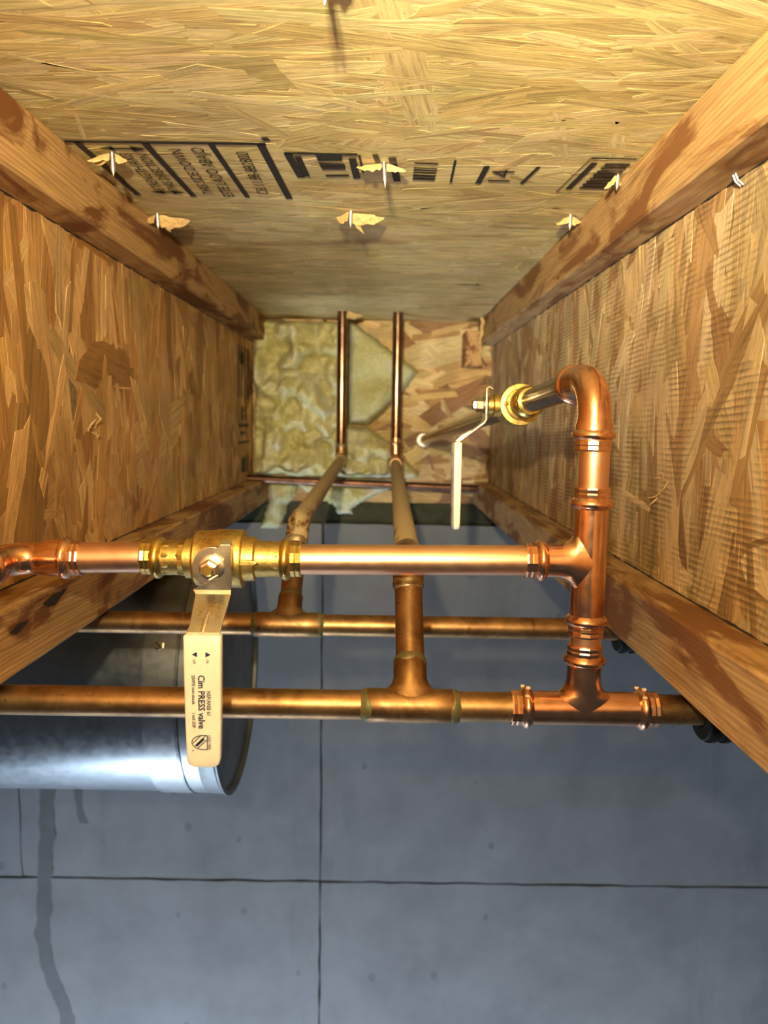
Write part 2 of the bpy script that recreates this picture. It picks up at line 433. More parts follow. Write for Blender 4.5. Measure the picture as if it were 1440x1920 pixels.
cl = thing('ceiling', 'oriented strand board subfloor over the joist bay', None, (-0.75, 5, ZC), kind='structure')
MB().box((-26, YB, ZC), (24, YR+2, ZC+0.72)).build('board', 'board_core', cl)
PALE = [(0.60, 0.475, 0.215), (0.56, 0.44, 0.19), (0.52, 0.40, 0.17), (0.63, 0.51, 0.255), (0.47, 0.345, 0.145), (0.57, 0.46, 0.225), (0.54, 0.42, 0.18)]
strands('strand', cl, 'osb_subfloor', (0, 0, ZC), (1, 0, 0), (0, 1, 0), (0, 0, -1), (-8.4, 7.0), (4, YR), 1500, 0.0, 0.22, (3.0, 7.0), (0.35, 1.15), PALE, 0.006, 0.006, 11, 0.7, (0.9, 1.08))
strands('strand', cl, 'osb_subfloor', (0, 0, ZC), (1, 0, 0), (0, 1, 0), (0, 0, -1), (-8.4, 7.0), (YB, 4), 500, 0.0, 0.25, (4, 7), (0.8, 1.5), PALE, 0.012, 0.0, 12, 0.2)

def joist(name, label, xw, side, mat, tones, seed, fm):
    """I-joist: strand-board web between two lumber flanges; side +1 when its bay face looks to +X."""
    x_in = xw+side*0.96; x_out = xw-side*1.335
    a, b = min(x_in, x_out), max(x_in, x_out)
    t = thing(name, label, 'joist', (xw-side*0.19, 5, ZB), group='I-joists flanking the bay')
    beam(MB(), a, b, ZC-1.5, ZC, YB, YR-0.05, seed=seed).build('top_flange', fm, t, angle=25)
    beam(MB(), a, b, ZB, ZB+1.5, YB, YR-0.05, seed=seed+5).build('bottom_flange', fm, t, angle=25)
    w0, w1 = sorted((xw, xw-side*0.375))
    web = MB().box((w0, YB, ZB+1.3), (w1, YR-0.05, ZC-1.3)).build('web', 'board_core', t)
    s = strands('strand', web, mat, (xw, 0, 0), (0, 1, 0), (0, 0, 1), (side, 0, 0), (6, YR-0.05), (ZB+1.46, ZC-1.46), 620, math.pi/2, 0.24, (3.4, 7.0), (0.6, 1.7), tones, 0.012, 0.02, seed+2, 0.45)
    s2 = strands('strand', web, mat, (xw, 0, 0), (0, 1, 0), (0, 0, 1), (side, 0, 0), (YB, 6), (ZB+1.46, ZC-1.46), 260, math.pi/2, 0.26, (4, 6), (0.8, 1.5), tones, 0.02, 0.0, seed+3, 0.1)
    for zz in (ZC-1.5, ZB+1.5):     # squeezed-out adhesive where web meets flange
        rnd = random.Random(seed+int(zz*10)); g = MB(); pts = []; rr = []
        for i in range(260):
            y = lerp(6, YR-0.1, i/259); q = mnoise.noise(Vector((y*1.7, seed, zz)))
            pts.append((xw+side*0.02, y, zz+rnd.uniform(-.01, .01))); rr.append(max(0.004, 0.03+0.05*q))
        g.sweep(pts, rr, 6).build('glue_bead', 'glue', t)
    return t
ORANGE = [(0.50, 0.275, 0.095), (0.56, 0.33, 0.13), (0.42, 0.215, 0.07), (0.60, 0.37, 0.16), (0.34, 0.165, 0.05), (0.53, 0.32, 0.14), (0.47, 0.25, 0.085)]
TAN = [(0.50, 0.345, 0.175), (0.56, 0.405, 0.22), (0.40, 0.25, 0.115), (0.60, 0.45, 0.265), (0.32, 0.19, 0.085), (0.52, 0.375, 0.205), (0.43, 0.275, 0.125)]
jl = joist('floor_joist', 'I-joist with smooth orange strand-board web standing on the left of the bay', WL, 1, 'osb_web', ORANGE, 21, 'flange')
jr = joist('floor_joist', 'I-joist with ribbed tan strand-board web on the right, black pipe clamps beneath', WR, -1, 'osb_web_ribbed', TAN, 41, 'flange_pale')

def tuft(parent, x, y, z, side, n, L, seed):
    """Torn fibres standing out of a web face."""
    rnd = random.Random(seed); m = MB()
    for i in range(n):
        p = Vector((x, y+rnd.uniform(-.45, .45), z+rnd.uniform(-.4, .4))); a = rnd.uniform(0, 2*math.pi); l = L*rnd.uniform(.5, 1.1)
        d = Vector((0, math.cos(a), math.sin(a))); q = Vector((side, 0, 0))
        m.sweep([p, p+d*l*.4+q*.06, p+d*l*.8+q*rnd.uniform(.08, .2), p+d*l+q*rnd.uniform(.1, .3)], [.018, .026, .018, .004], 5)
    return m.build('torn_fibres', 'splinter', parent)
tuft(jl, WL, 22.7, -0.15, 1, 6, 0.38, 4); tuft(jr, WR, 19.2, -1.6, -1, 6, 0.36, 6); tuft(jl, WL, 15.6, 3.0, 1, 3, 0.3, 9); tuft(jr, WR, 27.0, 1.6, -1, 4, 0.35, 12)
def gash(parent, x, pts): MB().add([(x, y, z) for y, z in pts], [tuple(range(len(pts)))], False).build('gash', 'glue', parent, fix=False)
gash(jl, XL+0.035, [(16.9, -4.22), (17.1, -4.32), (17.5, -4.40), (17.75, -4.30), (18.3, -4.16), (17.8, -4.14), (17.4, -4.12)])
gash(jl, XL+0.035, [(15.3, -4.45), (15.6, -4.55), (16.2, -4.40), (15.7, -4.36)])
rb = thing('rim_board', 'strand-board rim closing the far end of the bay behind the insulation', 'rim board', (-0.75, YR, ZB))
MB().box((-26, YR, ZB), (24, YR+1.25, ZC)).build('board', 'board_core', rb)
RIM = [(0.56, 0.38, 0.17), (0.62, 0.44, 0.22), (0.48, 0.30, 0.13), (0.66, 0.50, 0.27), (0.38, 0.22, 0.09), (0.30, 0.16, 0.08)]
strands('strand', rb, 'osb_rim', (0, YR, 0), (1, 0, 0), (0, 0, 1), (0, -1, 0), (WL, WR), (ZB, ZC), 130, 0.0, 0.30, (3.0, 6.0), (0.9, 1.9), RIM, 0.012, 0.01, 71, 0.3)

sp_ = MB().box((-60, YR+0.1, WALL_TOP+0.02), (60, YR+6.0, ZB-0.02)).build('sill_plate', 'sill', None, bevel=0.06)
tag(sp_, 'dark green treated sill plate lying on the concrete wall', 'sill plate')

wl_ = thing('wall_back', 'poured grey concrete foundation wall with recessed form seams', None, (0, YR, -103), kind='structure')
JX, JZ, JX2 = -3.92, -32.55, -25.0
MB().box((-70, YR+0.22, -103), (70, YR+8, WALL_TOP)).build('joint_backing', 'concrete_joint', wl_)
g = 0.07
def panel(x0, x1, z0, z1, dy, seed):
    """One form panel face, its edges slightly ragged."""
    rnd = random.Random(seed); pts = []
    def run(a, b):
        n = max(4, int((Vector(b)-Vector(a)).length/1.2))
        for i in range(n):
            t = i/n; pts.append((lerp(a[0], b[0], t)+rnd.uniform(-.045, .045), lerp(a[1], b[1], t)+rnd.uniform(-.045, .045)))
    run((x0, z0), (x1, z0)); run((x1, z0), (x1, z1)); run((x1, z1), (x0, z1)); run((x0, z1), (x0, z0))
    MB().prism(pts, (1, 0, 0), (0, 0, 1), (0, YR+dy, 0), (0, 1, 0), 0.3-dy).build('panel', 'concrete', wl_)
panel(-70, JX2-g, JZ+g, WALL_TOP, 0.00, 1); panel(JX2+g*.3, JX-g, JZ+g, WALL_TOP, 0.02, 2); panel(JX+g, 70, JZ+g, WALL_TOP, 0.0, 3)
panel(-70, JX-g, -103, JZ-g, -0.04, 4); panel(JX+g, 70, -103, JZ-g, -0.02, 5)
MB().box((-75, -70, -104), (75, YR+2, -103)).build('floor', 'floor')['kind'] = 'structure'
bpy.data.objects['floor']['label'] = 'grey concrete basement floor'

def stain(pts, wd, seed, y=-0.06):
    rnd = random.Random(seed); L, R = [], []
    for (x0, z0), (x1, z1) in zip(pts[:-1], pts[1:]):
        n = max(3, int(abs(z1-z0)/0.35))
        for i in range(n):
            t = i/n; x, z = lerp(x0, x1, t), lerp(z0, z1, t)
            q = mnoise.noise(Vector((z*0.8, seed, 0)))*0.16
            L.append((x-wd*(0.5+q)+rnd.uniform(-.05, .05), z)); R.append((x+wd*(0.5+mnoise.noise(Vector((z*0.9, seed+5, 0)))*0.25)+rnd.uniform(-.05, .05), z))
    vs = [(x, YR+y, z) for x, z in L]+[(x, YR+y, z) for x, z in R]; n = len(L)
    MB().add(vs, [(i, i+1, n+i+1, n+i) for i in range(n-1)], False).build('stain', 'concrete_stain', wl_)
stain([(-23.0, -20.0), (-23.0, -26.5), (-23.3, -31.0), (-23.7, -37.0), (-23.5, -39.2), (-22.2, -43.0), (-22.0, -48)], 1.05, 3)
stain([(-20.9, -26.0), (-20.8, -27.6), (-20.4, -28.9)], 0.5, 8, 0.0)

# ------------------------------------------------------------------ ink stamps on the boards
def quad(mb, pts, n=None): return mb.add(pts, [tuple(range(len(pts)))], False)
ZI = ZC-0.032
def cq(mb, *xy): return quad(mb, [(x, y, ZI) for x, y in xy])
def bar(mb, x0, y0, x1, y1, w):
    d = Vector((x1-x0, y1-y0, 0)).normalized(); p = Vector((-d.y, d.x, 0))*(w/2)
    return quad(mb, [(x0-p.x, y0-p.y, ZI), (x0+p.x, y0+p.y, ZI), (x1+p.x, y1+p.y, ZI), (x1-p.x, y1-p.y, ZI)])
fr = MB()
bar(fr, -7.6, 18.98, -2.86, 18.92, 0.16)
bar(fr, -7.33, 18.98, -7.22, 23.3, 0.17); bar(fr, -5.72, 19.0, -5.62, 23.35, 0.17); bar(fr, -4.16, 19.0, -4.05, 23.35, 0.15); bar(fr, -2.98, 18.95, -2.84, 23.45, 0.2)
bar(fr, -2.84, 18.5, -2.78, 18.72, 0.16)
st = fr.build('stamp_frame', 'ink_solid', cl, fix=False)
ar = MB()
def arrow(y, xa, xb):
    bar(ar, xa+.25, y, xb-.25, y, 0.10)
    for a, b in ((xa, xa+.36), (xb, xb-.36)): cq(ar, (a, y), (b, y-.20), (b, y+.20))
arrow(19.42, -6.95, -5.80); arrow(22.95, -6.75, -5.78)
ar.build('stamp_arrows', 'ink_solid', cl, fix=False)
tx = MB(); R_, U_ = (0, -1, 0), (-1, 0, 0)
text_mesh(tx, 'STRENGTH AXIS', (-6.30, 22.75, ZI), R_, U_, 0.42, 3.0)
text_mesh(tx, 'THIS DIRECTION', (-5.90, 22.75, ZI), R_, U_, 0.40, 2.95)
text_mesh(tx, 'THIS SIDE DOWN', (-4.98, 23.1, ZI), R_, U_, 0.42, 3.7)
text_mesh(tx, 'ESTE LADO ABAJO', (-4.42, 23.3, ZI), R_, U_, 0.46, 4.05)
text_mesh(tx, 'C8.11.88-880800', (-3.38, 23.0, ZI), R_, U_, 0.46, 3.5)
tx.build('stamp_lettering', 'ink', cl, fix=False)
# second stamp: heavy bars, smeared block and upright strokes
b2 = MB()
bar(b2, -2.20, 19.75, -2.12, 21.3, 0.17); bar(b2, -0.86, 19.8, -0.80, 21.4, 0.19)
cq(b2, (-1.72, 20.2), (-1.08, 20.2), (-1.06, 20.42), (-1.70, 20.42)); cq(b2, (-1.70, 20.5), (-1.07, 20.47), (-1.06, 20.68), (-1.66, 20.7))
bar(b2, 0.12, 19.7, 0.28, 21.6, 0.19)
b2.build('stamp_bars', 'ink_solid', cl, fix=False)
b3 = MB()
bar(b3, -2.5, 19.53, -0.72, 19.53, 0.14); cq(b3, (-1.75, 19.6), (-1.10, 19.6), (-1.12, 20.0), (-1.72, 20.05)); bar(b3, -2.42, 19.55, -2.28, 21.4, 0.2)
bar(b3, -1.62, 21.2, -1.0, 21.15, 0.16); bar(b3, -0.68, 19.55, -0.62, 20.9, 0.06)
bar(b3, -0.30, 19.5, -0.22, 20.1, 0.14)
for y, w in ((20.08, .10), (20.45, .09), (20.62, .13), (20.85, .08), (21.1, .14), (21.35, .16)): bar(b3, 0.68, y-0.02, 1.28, y+0.03, w)
bar(b3, 1.68, 19.8, 1.72, 21.6, 0.06)
b3.build('stamp_smudge', 'ink_worn', cl, fix=False)
b4 = MB()
bar(b4, 2.52, 20.2, 2.46, 21.65, 0.15); bar(b4, 3.82, 20.2, 3.62, 21.6, 0.10)
text_mesh(b4, '14', (3.28, 21.45, ZI), R_, U_, 0.85, 0.95)
b4.build('stamp_number', 'ink_solid', cl, fix=False)
b5 = MB()
bar(b5, 4.95, 19.5, 6.05, 19.5, 0.10); bar(b5, 4.95, 19.5, 4.72, 22.3, 0.03); bar(b5, 4.75, 22.3, 6.05, 22.3, 0.04); bar(b5, 5.12, 19.8, 4.98, 22.0, 0.16)
for k in range(8): bar(b5, 5.40-0.02*k, 19.95+0.27*k, 6.02, 19.95+0.27*k, 0.15 if k % 3 else 0.22)
b5.build('stamp_block', 'ink_worn', cl, fix=False)
# stamp on the left web, standing on end near the rim
wbm = MB(); XI = WL+0.05
def wq(y0, z0, y1, z1): quad(wbm, [(XI, y0, z0), (XI, y1, z0), (XI, y1, z1), (XI, y0, z1)])
for y in (45.6, 46.6, 47.6, 48.6): wq(y, 1.2, y+0.35, 4.3)
wq(46.3, 3.2, 47.3, 3.9); wq(46.6, -0.1, 47.2, 0.7); wq(47.9, -0.1, 48.3, 0.7)
wq(45.6, -0.55, 49.0, -0.35); wq(46.3, -1.0, 47.6, -0.8); wq(45.6, -1.55, 49.2, -1.4); wq(46.4, -3.3, 48.0, -2.4); wq(48.4, -3.4, 48.9, -2.3)
wbm.build('stamp', 'ink', jl, fix=False)

# ------------------------------------------------------------------ nails driven through the subfloor
rn = random.Random(5)
def leaf(mb, base, ang, L, w, drop, curl=0.0, th=0.02):
    """A torn wood flake: tapered, bent, with thickness."""
    b = Vector(base); d = Vector((math.cos(ang), math.sin(ang), 0)); p = (Vector((-d.y, d.x, 0))*.5+Vector((0, 0, -.85))).normalized(); n = 6; top, bot = [], []
    for i in range(n+1):
        t = i/n; ww = w*(0.75+0.5*t-1.25*t*t)*0.42+0.004
        c = b+d*(L*t)+Vector((0, 0, -drop*t-curl*t*t))+p*(ww*.9)
        k1, k2 = rn.uniform(.55, 1.35), rn.uniform(.7, 1.1)
        for s in (-1, 0, 1): top.append(c+p*(ww*s*(k1 if s > 0 else k2))+d*rn.uniform(-.05, .05)*L+Vector((0, 0, -0.015*abs(s))))
    vs = top+[q+Vector((0, 0, th)) for q in top]; k = len(top); fs = []
    for i in range(n):
        for s in (0, 1):
            a = i*3+s; fs += [(a, a+1, a+4, a+3), (k+a, k+a+3, k+a+4, k+a+1)]
        fs += [(i*3, i*3+3, k+i*3+3, k+i*3), (i*3+2, k+i*3+2, k+i*3+5, i*3+5)]
    fs += [(0, k, k+1, 1), (1, k+1, k+2, 2)]; a = n*3; fs += [(a, a+1, k+a+1, k+a), (a+1, a+2, k+a+2, k+a+1)]
    return mb.add(vs, fs, True)
def nail(x, y, L, label, flakes, lean=(0, 0), r=0.068):
    t = thing('nail', label, 'nail', (x, y, ZC), group='nails driven through the subfloor')
    dx = Vector((lean[0], lean[1], -1)).normalized()
    MB().lathe((x, y, ZC+0.1), dx, [(0, r), (0.1+L*0.68, r), (0.1+L*0.97, 0.012), (0.1+L, 0.004)], 14).build('shank', 'nail', t)
    for a, l, w, dr, cu in flakes:
        leaf(MB(), (x+0.05*math.cos(a), y+0.05*math.sin(a), ZC-0.03), a, l, w, dr, cu).build('splinter', 'splinter', t)
nail(-6.75, 19.75, 0.58, 'bright nail poking through the arrow of the lettered stamp at left', [(2.7, 0.55, 0.4, 0.10, 0.05), (3.6, 0.5, 0.3, 0.16, 0.1), (0.4, 0.3, 0.25, 0.12, 0)], (0.03, 0.02))
nail(-0.09, 20.16, 0.62, 'long nail at the middle of the subfloor piercing a black stamp bar', [(3.05, 0.62, 0.30, 0.06, 0.02), (0.15, 0.5, 0.22, 0.05, 0.08)], (0.07, 0.02))
nail(-1.10, 24.75, 0.52, 'nail with a broad raised yellow flake, beyond the smeared stamp', [(2.9, 0.42, 0.55, 0.14, 0), (0.05, 0.95, 0.6, 0.10, 0.04), (0.9, 0.6, 0.25, 0.42, 0.1)], (-0.02, 0.05))
nail(-7.30, 25.45, 0.50, 'nail under a pale split flake beside the left top flange', [(0.15, 0.95, 0.6, 0.08, 0.05), (3.0, 0.3, 0.5, 0.10, 0), (1.0, 0.5, 0.2, 0.4, 0)], (0.03, 0))
nail(5.98, 20.75, 0.42, 'nail with splintered tuft against the right flange beside the block stamp', [(2.2, 0.35, 0.3, 0.14, 0.1), (3.4, 0.32, 0.25, 0.25, 0.1), (0.8, 0.12, 0.2, 0.2, 0)], (-0.05, 0))
nail(5.72, 24.75, 0.48, 'nail in a fuzzy splintered hole close to the right flange, further back', [(2.4, 0.45, 0.35, 0.10, 0.06), (3.5, 0.4, 0.3, 0.2, 0.1), (0.4, 0.35, 0.3, 0.12, 0)], (-0.03, 0))
nail(-0.93, 11.75, 0.55, 'nearest nail at the top edge of the picture, mostly its shadow showing', [(0.4, 0.3, 0.2, 0.1, 0)], (0.0, 0.0))
fl = thing('wood_flake', 'yellow wood flake beside the top of the left vertical copper pipe', 'splinter', (-2.0, 46.6, ZC))
leaf(MB(), (-2.2, 46.6, ZC-0.05), 0.2, 0.95, 0.7, 0.12, 0.05).build('flake', 'splinter', fl)
ws = thing('wood_strip', 'curled torn wood strip hanging where the right flange meets the rim', 'splinter', (6.0, 47.5, 4.0))
MB().sweep([(5.75, 47.2, 6.30), (6.02, 47.3, 5.95), (5.78, 47.3, 5.62), (6.0, 47.4, 5.35), (5.72, 47.4, 5.0), (5.80, 47.4, 4.55), (6.05, 47.5, 3.95), (6.28, 47.6, 3.5)],
           [0.10, 0.17, 0.10, 0.15, 0.11, 0.12, 0.10, 0.03], 8).build('strip', 'splinter', ws, sub=1)
nb = MB().box((5.05, 48.6, 3.45), (6.1, YR-0.1, 5.6)).build('wood_block', 'flange', None, bevel=0.05)
tag(nb, 'small dark wood block in the upper right corner before the rim', 'block')
stp = MB()
for q in (0, 0.11): stp.sweep([(WR-0.22, 15.75+q, 4.93), (WR-0.16, 15.75+q, 4.80), (WR-0.05, 15.75+q, 4.72)], 0.026, 8)
stp = stp.build('staple', 'nail'); tag(stp, 'small shiny staple under the right top flange near the picture edge', 'staple')

# ------------------------------------------------------------------ glass wool
def wool(mb, poly, yb, depth, nz, seed, rag=0.12, step=0.16, lump=0.8):
    """Lumpy batt: outline in X-Z, back at yb, front bulging towards the bay."""
    n = len(poly); xs = [p[0] for p in poly]; zs = [p[1] for p in poly]
    def inside(x, z):
        c = False; j = n-1
        for i in range(n):
            if (poly[i][1] > z) != (poly[j][1] > z) and x < (poly[j][0]-poly[i][0])*(z-poly[i][1])/(poly[j][1]-poly[i][1])+poly[i][0]: c = not c
            j = i
        return c
    def dist(x, z):
        b = 1e9
        for i in range(n):
            a, c = Vector(poly[i]), Vector(poly[(i+1) % n]); p = Vector((x, z)); ab = c-a
            t = max(0, min(1, (p-a).dot(ab)/max(ab.length_squared, 1e-9))); b = min(b, (a+ab*t-p).length)
        return b
    nx = int((max(xs)-min(xs))/step)+1; nzz = int((max(zs)-min(zs))/step)+1; x0, z0 = min(xs), min(zs); idx = {}; vs = []; fs = []
    def ok(i, k): return inside(x0+(i+.5)*step, z0+(k+.5)*step)
    cells = [(i, k) for i in range(nx) for k in range(nzz) if ok(i, k)]; cs = set(cells)
    def vid(i, k, back):
        key = (i, k, back)
        if key not in idx:
            x, z = x0+i*step, z0+k*step; d = dist(x, z) if inside(x, z) else 0.0
            q = Vector((x*lump, z*lump, seed)); f1 = mnoise.fractal(q, 1.0, 2.1, 5); f2 = mnoise.noise(Vector((x*0.45, z*0.45, seed+3)))
            e = min(1, d/0.55); e = math.sqrt(max(0, 1-(1-e)**2))
            y = yb if back else yb-(0.12+depth*e*(0.75+0.45*f2+nz*f1))
            j = mnoise.noise_vector(Vector((x*2.5, z*2.5, seed+7)))*rag
            idx[key] = len(vs); vs.append((x+j.x, y, z+j.z))
        return idx[key]
    for i, k in cells:
        fs.append((vid(i, k, 0), vid(i+1, k, 0), vid(i+1, k+1, 0), vid(i, k+1, 0)))
        for (di, dk, a, b) in ((-1, 0, (i, k), (i, k+1)), (1, 0, (i+1, k), (i+1, k+1)), (0, -1, (i, k), (i+1, k)), (0, 1, (i, k+1), (i+1, k+1))):
            if (i+di, k+dk) not in cs: fs.append((vid(*a, 0), vid(*b, 0), vid(*b, 1), vid(*a, 1)))
    return mb.add(vs, fs, True)
o = wool(MB(), [(-8.4, 6.3), (-2.35, 6.2), (-2.35, -0.4), (-0.95, -0.5), (0.6, -1.5), (0.9, -2.3), (2.5, -3.3), (2.3, -3.8), (-3, -3.75), (-8.45, -3.7)], YR-0.05, 2.0, 0.75, 3).build('insulation_batt', 'batt', sub=1, angle=180)
tag(o, 'lumpy yellow glass-wool batt stuffed against the rim on the left', 'insulation', 'glass wool at the rim')
o = wool(MB(), [(-2.3, 6.25), (-1.9, 6.2), (2.25, 3.25), (1.55, 2.15), (0.7, 1.25), (-0.1, 0.35), (-0.95, -0.35), (-2.3, -0.3)], YR-.05, 2.0, 0.05, 9, 0.06).build('insulation_flap', 'batt_face', sub=1, angle=180)
tag(o, 'flat greenish glass-wool flap with a sharp cut corner behind the vertical pipes', 'insulation', 'glass wool at the rim')
o = wool(MB(), [(-6.4, -3.9), (0.9, -3.9), (0.6, -4.5), (-0.6, -5.0), (-1.3, -5.5), (-1.8, -5.6), (-2.0, -6.25), (-2.9, -6.2), (-3.1, -5.7), (-4.6, -5.0)], YR-0.05, 1.2, 0.35, 14, 0.14).build('insulation_tuft', 'batt', sub=1, angle=180)
tag(o, 'ragged glass-wool tuft drooping below the far cross pipe', 'insulation', 'glass wool at the rim')
o = wool(MB(), [(-7.5, -3.9), (-5.7, -3.9), (-5.6, -5.1), (-6.3, -5.7), (-6.6, -7.2), (-8.1, -7.3), (-7.4, -5.3)], YR-0.1, 1.0, 0.35, 19, 0.12).build('insulation_scrap', 'batt_face', sub=1, angle=180)
tag(o, 'thin dim glass-wool scrap hanging in the far left corner above the concrete', 'insulation', 'glass wool at the rim')

# ------------------------------------------------------------------ galvanized duct
DX, DY, DZ, DR = -6.0, 31.8, -10.6, 5.0
du = thing('round_duct', 'round galvanized sheet-metal duct with capped end under the left joist', 'duct', (DX, DY, DZ-DR))
ax = (1, 0, 0)
def drill(p): return [(x-DX, r) for x, r in p]
MB().lathe((DX, DY, DZ), ax, drill([(-60, DR-.03), (-8.3, DR-.03), (-8.3, DR-.2)]), 96).build('duct_body', 'galv', du)
def crimp(x0, x1, r, amp, n=220):
    m = MB(); vs = []; fs = []; pr = [(x0, r-.08), (x0, r), (x1, r), (x1, r-.08)]
    for x, q in pr:
        for j in range(n):
            a = 2*math.pi*j/n; rr = q+(amp if j % 2 else 0); vs.append((x, DY+rr*math.cos(a), DZ+rr*math.sin(a)))
    for i in range(3):
        for j in range(n): fs.append((i*n+j, i*n+(j+1) % n, (i+1)*n+(j+1) % n, (i+1)*n+j))
    return m.add(vs, fs, True)
bd = crimp(-8.6, -7.42, DR+.02, 0.022).build('collar_band', 'galv_band', du)
MB().lathe((DX, DY, DZ), ax, drill([(-7.42, DR), (-7.40, DR+.06), (-7.32, DR+.06), (-7.30, DR-.02), (-7.26, DR-.02)]), 96, False).build('bead', 'galv', bd)
crimp(-7.28, -6.55, DR, 0.022).build('crimped_end', 'galv_band', du)
cp = MB().lathe((DX, DY, DZ), ax, drill([(-6.72, DR+.03), (-6.60, DR+.05), (-6.12, DR+.06), (-6.04, DR+.13), (-5.98, DR+.13), (-5.96, DR+.06), (-6.0, DR-.06), (-6.16, DR-.10)]), 96, False).build('cap_rim', 'galv_dark', du)
MB().lathe((DX, DY, DZ), ax, drill([(-6.20, DR-.02), (-6.15, DR-.10), (-6.15, 0.02)]), 96, False).build('cap_disc', 'galv_dark', du)
def screw(x, ang):
    d = Vector((0, -math.cos(ang), math.sin(ang))); p = Vector((x, DY, DZ))+d*(DR+.02)
    sc_ = MB().lathe(p, d, [(0, .20), (.04, .20), (.05, .15), (.17, .15), (.19, .13)], 6, smooth=False).build('screw', 'steel', du)
    MB().box((p.x-.02, -.001, -.12), (p.x+.02, .02, .12))
    e = Vector((1, 0, 0)).cross(d)
    MB().prism([(-.12, -.02), (.12, -.02), (.12, .02), (-.12, .02)], (Vector((1, 0, 0))*.7+e*.7), (Vector((1, 0, 0))*-.7+e*.7), p+d*.185, d, .012).build('slot', 'black', sc_)
screw(-8.05, math.radians(27)); screw(-7.35, math.radians(-80))

# ------------------------------------------------------------------ copper lines
R = 0.3125                       # half-inch tube
def arc(p, a, b, r, n=10):
    """Points of a bend at corner p from direction a into direction b."""
    a, b, p = Vector(a).normalized(), Vector(b).normalized(), Vector(p)
    th = a.angle(b); t = r*math.tan(th/2); s = p-a*t; nrm = (b-a*a.dot(b)).normalized(); c = s+nrm*r
    return [c-nrm*r*math.cos(th*i/n)+a*r*math.sin(th*i/n) for i in range(n+1)], t
def cup(mb, o, d, L, r=R*1.13): return mb.lathe(o, d, [(0, r*.97), (.015, r), (L, r)], 28)
BEAD = [(0, R*1.13), (.03, R*1.22), (.07, R*1.36), (.12, R*1.41), (.17, R*1.36), (.21, R*1.22), (.24, R*1.12)]
def ring(parent, o, d, mat='copper_press', name='press_ring'):
    """Press bead, its collar and the jaw mark; o is the mouth, d points into the fitting."""
    o, d = Vector(o), Vector(d).normalized()
    return MB().lathe(o+d*.20, d, BEAD, 32).build(name, mat, parent)
def jaw(mb, o, d):
    """Hexagonal press mark just inside the mouth."""
    return mb.lathe(o, d, [(0, R*1.05), (0, R*1.16), (.03, R*1.19), (.10, R*1.15), (.13, R*1.19), (.20, R*1.17), (.23, R*1.10)], 12)
def solder(parent, o, d, mat='solder', r=R*1.13):
    o, d = Vector(o), Vector(d).normalized(); rnd = random.Random(int(o.x*97+o.z*31+o.y*7)); v = []
    vs, fs = [], []; seg = 36; pr = [(-.12, .985*R), (-.04, r*.97), (0.0, r*1.015), (.05, r*1.012), (.10, r*.99)]
    q = Vector((0, 0, 1)) if abs(d.z) < .9 else Vector((0, 1, 0)); u = (q-d*q.dot(d)).normalized(); w = d.cross(u)
    for t, rr in pr:
        for j in range(seg):
            a = 2*math.pi*j/seg; k = mnoise.noise(Vector((math.cos(a)*1.5, math.sin(a)*1.5, o.x*3+t*9)))
            vs.append(o+d*(t+.05*k)+(u*math.cos(a)+w*math.sin(a))*(rr*(1+.025*k)))
    for i in range(len(pr)-1):
        for j in range(seg): fs.append((i*seg+j, i*seg+(j+1) % seg, (i+1)*seg+(j+1) % seg, (i+1)*seg+j))
    return MB().add(vs, fs, True).build('solder_ring', mat, parent)

# old cold line: main under the joists, soldered tee, riser leaning back, run to the far end
TY, TZ, TX = 15.5, -5.93, 0.67
PX, VZ = 4.27, -2.80            # new riser and the level of the valve branch
cold = thing('cold_water_line', 'tarnished copper main in front with soldered tee, riser and run to far pipe', 'pipe', (TX, TY, TZ-R), group='soldered copper lines')
MB().sweep([(-24, TY, TZ), (TX-.9, TY, TZ)], R, caps=False).build('main_pipe', 'copper_old', cold)
MB().sweep([(TX+.9, TY, TZ), (PX-1.48, TY, TZ)], R, caps=False).build('main_pipe', 'copper_old', cold)
MB().sweep([(PX+1.54, TY, TZ), (24, TY, TZ)], R, caps=False).build('main_pipe', 'copper_old', cold)
def soldered_tee(parent, c, run, br, half, bl, mat='copper_old', jm='verdigris'):
    c, run, br = Vector(c), Vector(run).normalized(), Vector(br).normalized(); r = R*1.14
    m = MB(); m.lathe(c-run*half, run, [(0, r*.97), (.02, r), (half*.55, r), (half, r*1.02), (half*1.45, r), (2*half-.02, r), (2*half, r*.97)], 32)
    m.branch(c, run, br, [(0, r*1.75, r*.99), (R*.95, r*1.72, r*.995), (R*1.12, r*1.42, r), (R*1.3, r*1.22, r), (R*1.55, r*1.09, r), (R*1.9, r, r), (bl-.02, r, r), (bl, r*.97, r*.97)])
    t = m.build('tee', mat, parent)
    solder(t, c-run*half, run, jm); solder(t, c+run*half, -run, jm); solder(t, c+br*bl, -br, 'solder' if jm == 'solder' else jm)
    return t
BR = Vector((0, 0.61, 0.79)).normalized()
soldered_tee(cold, (TX, TY, TZ), (1, 0, 0), BR, 0.92, 0.98)
EC = Vector((TX-0.03, TY+2.12, TZ+2.12*0.79/0.61)); FE = Vector((0.80, 47.0, -2.55)); RUN = (FE-EC).normalized()
MB().sweep([Vector((TX, TY, TZ))+BR*.9, EC-BR*.3], R, caps=False).build('riser', 'copper_old', cold)
def bend45(parent, p, a, b, mat, jm, r=0.62, cupl=0.42, rr=R*1.13):
    pts, t = arc(p, a, b, r); a, b = Vector(a).normalized(), Vector(b).normalized()
    e = MB().sweep([pts[0]-a*cupl]+pts+[pts[-1]+b*cupl], rr).build('elbow', mat, parent)
    solder(e, pts[0]-a*cupl, a, jm, rr); solder(e, pts[-1]+b*cupl, -b, jm, rr)
    return e
bend45(cold, EC, BR, RUN, 'copper_old', 'solder')
